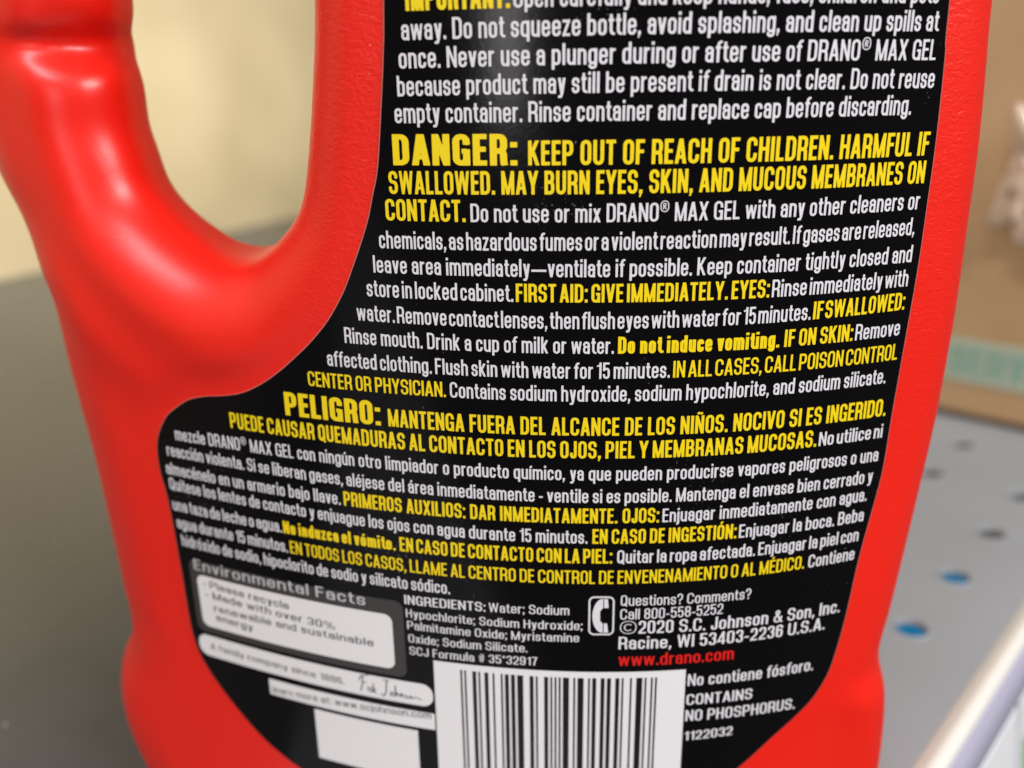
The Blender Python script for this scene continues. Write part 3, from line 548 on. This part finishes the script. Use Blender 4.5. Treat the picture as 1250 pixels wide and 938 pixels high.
# ---------------------------------------------------------------- the shelf deck with its row of round holes
def deck_b(nt, b):
    tc = nd(nt, 'ShaderNodeTexCoord'); n = nd(nt, 'ShaderNodeTexNoise', Scale=18.0, Detail=5.0); nt.links.new(tc.outputs['Object'], n.inputs['Vector'])
    nt.links.new(mix(nt, n.outputs['Fac'], (.29, .315, .34), (.35, .375, .40)), b.inputs['Base Color'])
    r = nd(nt, 'ShaderNodeMapRange'); r.inputs['To Min'].default_value = .32; r.inputs['To Max'].default_value = .5; nt.links.new(n.outputs['Fac'], r.inputs['Value']); nt.links.new(r.outputs[0], b.inputs['Roughness'])
DECK = mat('painted_steel', (.3, .3, .3), .4, build=deck_b)
def deck():
    V, F = [], []; z = -H0; zb = z - .012; A0, A1, N0, N1 = 1.842, 4.026, -.9745, -.4245; da, dn = .312, .275
    def q(a, n, zz): V.append(AN(a, n, zz)); return len(V) - 1
    for i in range(7):
        for j in range(2):
            a0, n0 = A0 + i * da, N0 + j * dn; c = (a0 + da / 2, n0 + dn / 2); ring = []
            for k in range(24):
                t = 2 * math.pi * k / 24; ct, st = math.cos(t), math.sin(t); e = 1 / max(abs(ct), abs(st))
                ring.append([q(c[0] + e * ct * da / 2, c[1] + e * st * dn / 2, z)] + [q(c[0] + r * ct, c[1] + r * st, z + h) for r, h in ((.046, 0), (.042, .003), (.037, .001), (.035, -.006), (.035, -.012))])
            for k in range(24):
                p, r = ring[k], ring[(k + 1) % 24]
                for m in range(5): F.append((p[m], r[m], r[m + 1], p[m + 1]))
    def sheet(a0, a1, n0, n1): k = [q(a0, n0, z), q(a1, n0, z), q(a1, n1, z), q(a0, n1, z)]; F.append(tuple(k))
    sheet(-9, 12, -9.8, N0); sheet(-9, A0, N0, N1); sheet(A1, 12, N0, N1); sheet(-9, 12, N1, -.392)
    return V, F
V, F = deck(); tag(obj('shelf_deck', V, F, DECK), kind='structure')
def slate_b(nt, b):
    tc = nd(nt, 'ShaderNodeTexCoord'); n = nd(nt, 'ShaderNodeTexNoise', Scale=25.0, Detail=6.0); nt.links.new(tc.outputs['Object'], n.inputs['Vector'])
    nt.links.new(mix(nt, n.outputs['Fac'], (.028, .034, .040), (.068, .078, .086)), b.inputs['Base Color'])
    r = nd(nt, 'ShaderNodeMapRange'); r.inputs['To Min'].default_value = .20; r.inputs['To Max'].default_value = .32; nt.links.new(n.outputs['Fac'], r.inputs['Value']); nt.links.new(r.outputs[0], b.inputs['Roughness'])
V, F = box(-9, 12, -9.7, -1.12, -H0 + .004, -H0 + .016); tag(bevel(obj('dark_deck_sheet', V, F, mat('charcoal_sheet', (.05, .05, .05), .35, spec=.8, build=slate_b)), .0006), kind='structure')  # darker sheet over the deck behind the perforated front strip
# scattered grit on it
V, F = [], []
for k in range(70):
    a, n = random.uniform(-1.5, 2.5), random.uniform(-3.4, -1.2); r = random.uniform(.002, .007); b = len(V)
    V += [AN(a + r * math.cos(t) * random.uniform(.6, 1.2), n + r * math.sin(t), -H0 + .0165) for t in np.linspace(0, 5.2, 6)] + [AN(a, n, -H0 + .0165 + r * .7)]; F += [(b + i, b + (i + 1) % 6, b + 6) for i in range(6)]
tag(obj('dust_grains', V, F, mat('pale_grit', (.6, .6, .58), .5)), kind='stuff')
BEIGE = mat('beige_panel', (.62, .50, .30), .6, build=lambda nt, b: (lambda tc, n: (nt.links.new(tc.outputs['Object'], n.inputs['Vector']), nt.links.new(mix(nt, n.outputs['Fac'], (.44, .35, .17), (.82, .67, .43)), b.inputs['Base Color'])))(nd(nt, 'ShaderNodeTexCoord'), nd(nt, 'ShaderNodeTexNoise', Scale=8.0, Detail=1.0)))
V, F = box(-9, 12, -.2, 0, -H0 - .5, 6); V = [(lambda a, n: AN(a, n - 6.55 - .27 * (a - 2), p[2]))(Vector(p).dot(DA), Vector(p).dot(DN)) for p in V]; tag(obj('back_panel', V, F, BEIGE), kind='structure')
# rolled lip and the slanted price rail under it
CREAM = mat('cream_painted_edge', (.78, .77, .71), .3)
def extrude(name, prof, m, a0=-9, a1=12, parent=None, n=1):
    V = [AN(a, p[0], p[1]) for a in np.linspace(a0, a1, n + 1) for p in prof]; k = len(prof); F = [(i * k + j, i * k + j + 1, (i + 1) * k + j + 1, (i + 1) * k + j) for i in range(n) for j in range(k - 1)]
    return obj(name, V, F, m, parent, smooth=True)
z = -H0
lip = [(-.392, z), (-.386, z + .004)] + [(-.366 + .022 * math.sin(math.radians(q)), z - .012 + .022 * math.cos(math.radians(q))) for q in range(-40, 131, 15)] + [(-.353, z - .035)]
tag(extrude('shelf_lip', lip, CREAM), kind='structure')
rail = empty('price_rail', 'pale lilac plastic price rail slanting below the shelf lip', 'price rail'); rail.location = W(*AN(1.5, -.34, z - .1))
LIL = mat('lilac_grey_plastic', (.40, .39, .50), .28, coat=.3)
def rchild(o): o.parent = rail; o.matrix_parent_inverse = Matrix.Translation(-rail.location); return o
rchild(extrude('rail_channel', [(-.353, z - .020), (-.334, z - .022), (-.328, z - .05), (-.314, z - .075), (-.318, z - .08), (-.275, z - .42), (-.262, z - .42), (-.262, z - .455), (-.285, z - .46), (-.345, z - .06)], LIL))
def tag_b(nt, b): pass
TAGW = mat('white_ticket_paper', (.92, .94, .97), .35, coat=.5)
def on_rail(a, s, lift=.004):
    n = -.318 + .043 * s + lift; return AN(a, n, z - .085 - .33 * s)
def ticket(a0, a1, lab, marks):
    V = [on_rail(a, s, l) for l in (.003, .007) for a, s in ((a0, .0), (a1, .0), (a1, .97), (a0, .97))]
    o = obj('price_ticket', V, [(4, 5, 6, 7), (3, 2, 1, 0), (0, 1, 5, 4), (1, 2, 6, 5), (2, 3, 7, 6), (3, 0, 4, 7)], TAGW); tag(o, lab, 'price tag', 'price tickets in the rail')
    for b0, b1, s0, s1, m in marks:
        p = obj('printed_mark', [on_rail(a, s, .0085) for a, s in ((b0, s0), (b1, s0), (b1, s1), (b0, s1))], [(0, 1, 2, 3)], m); p.parent = o
GREEN = mat('green_print', (.16, .42, .10), .5); GTXT = mat('grey_print', (.22, .25, .22), .5)
ticket(-6, 1.62, 'white price ticket filling the rail at the left, beside the bottle', [])
ticket(1.64, 1.98, 'white price ticket with grey print low in the rail', [(1.70, 1.74, .55, .75, GTXT)])
ticket(2.0, 3.2, 'white price ticket with a green mark at the right end of the rail', [(2.03, 2.3, .35, .8, GREEN)])
# ---------------------------------------------------------------- carton standing on the shelf at the right, its side towards us
def card_b(nt, b):
    tc = nd(nt, 'ShaderNodeTexCoord'); n = nd(nt, 'ShaderNodeTexNoise', Scale=30.0, Detail=6.0); nt.links.new(tc.outputs['Object'], n.inputs['Vector'])
    wv = nd(nt, 'ShaderNodeTexWave', Scale=120.0, Distortion=.3); wv.bands_direction = 'Z'; nt.links.new(tc.outputs['Object'], wv.inputs['Vector'])
    nt.links.new(mix(nt, n.outputs['Fac'], (.44, .29, .15), (.57, .39, .22)), b.inputs['Base Color'])
    bp = nd(nt, 'ShaderNodeBump', Distance=.0003, Strength=.2); nt.links.new(wv.outputs['Fac'], bp.inputs['Height']); nt.links.new(bp.outputs[0], b.inputs['Normal'])
CARD = mat('brown_cardboard', (.42, .28, .14), .8, spec=.2, build=card_b)
carton = empty('cardboard_carton', 'brown cardboard carton with a pale green printed tape along its side', 'box'); carton.location = W(*AN(3.9, -2, -H0))
def cchild(o): o.parent = carton; o.matrix_parent_inverse = Matrix.Translation(-carton.location); return o
V, F = box(3.5, 4.6, -3.2, -.52, -H0 + .02, 1.1); cchild(bevel(obj('carton_wall', V, F, CARD), .003))
V, F = box(3.515, 4.58, -3.18, -.54, -H0 + .001, -H0 + .019); cchild(obj('carton_gap_shadow', V, F, mat('gap_shadow_paint', (.12, .09, .07), .8)))  # dark slab colours in the contact shadow under the carton
TAPE = mat('pale_green_tape', (.44, .52, .41), .5, spec=.3)
V, F = box(3.494, 3.499, -3.1, -.52, -1.12, -.955); cchild(bevel(obj('printed_tape', V, F, TAPE), .0004)); tp = C.objects['printed_tape']
V = []; F = []; xx = -.99
TEAL = mat('teal_print', (.26, .45, .36), .5)
for k in range(3):
    for ch in 'SERVICE ':
        if ch == ' ': xx += .06; continue
        w_, v, f = glyph_mesh(ch, .2, .17); b = 0; V = [AN(3.4925, xx + p[0] * .115, -1.088 + p[1] * .105) for p in v]; F = [tuple(q) for q in f]; obj('tape_letter', V, F, TEAL, tp); xx += (w_ + .09) * .115
    xx = -.99 - (k + 1) * 1.0
# crumpled clear and white wrap hanging on the carton
def crumple(name, c, rad, seed, m, sc):
    bm = bmesh.new(); bmesh.ops.create_icosphere(bm, subdivisions=5, radius=1)
    for v in bm.verts:
        p = v.co.copy(); f = noise.noise(p * 1.7 + Vector((seed, 0, 0))) * .5 + abs(noise.noise(p * 2.6 + Vector((0, seed, 0)))) * .4 + abs(noise.noise(p * 6 + Vector((0, 0, seed)))) * .06
        q = p * (.75 + f); v.co = Vector(W(*(Vector(c) + DA * q.x * sc[0] * rad + DN * q.y * sc[1] * rad + Vector((0, 0, q.z * sc[2] * rad)))))
    me = bpy.data.meshes.new(name); bm.to_mesh(me); bm.free(); me.materials.append(m); me.polygons.foreach_set('use_smooth', [True] * len(me.polygons)); o = bpy.data.objects.new(name, me); C.collection.objects.link(o); return o
FILM = mat('white_wrap_film', (.62, .48, .36), .25, coat=.8)
tag(crumple('plastic_wrap', AN(3.36, -.755, -.33), .17, 3.1, FILM, (.5, .75, 1.35)), 'crumpled white plastic wrap bulging from the carton above the tape', 'plastic wrap')
# ---------------------------------------------------------------- what shows through the holes: the shelf below and a blue pack on it
V, F = box(-9, 14, -6.5, -.5, -H0 - 3.6, -H0 - 3.5); tag(obj('lower_shelf_deck', V, F, mat('dark_lower_shelf', (.24, .21, .18), .6)), kind='structure')
BLUE = mat('blue_pack', (.01, .30, .62), .4)
pk = empty('blue_pack', 'bright blue pack on the shelf below, glimpsed through the holes near the lip', 'pack'); pk.location = W(*AN(5.4, -1.4, -H0 - 3.5))
V, F = box(4.4, 6.35, -2.2, -.75, -H0 - 3.5, -H0 - 2.1); o = bevel(obj('pack_body', V, F, BLUE), .004); o.parent = pk; o.matrix_parent_inverse = Matrix.Translation(-pk.location)
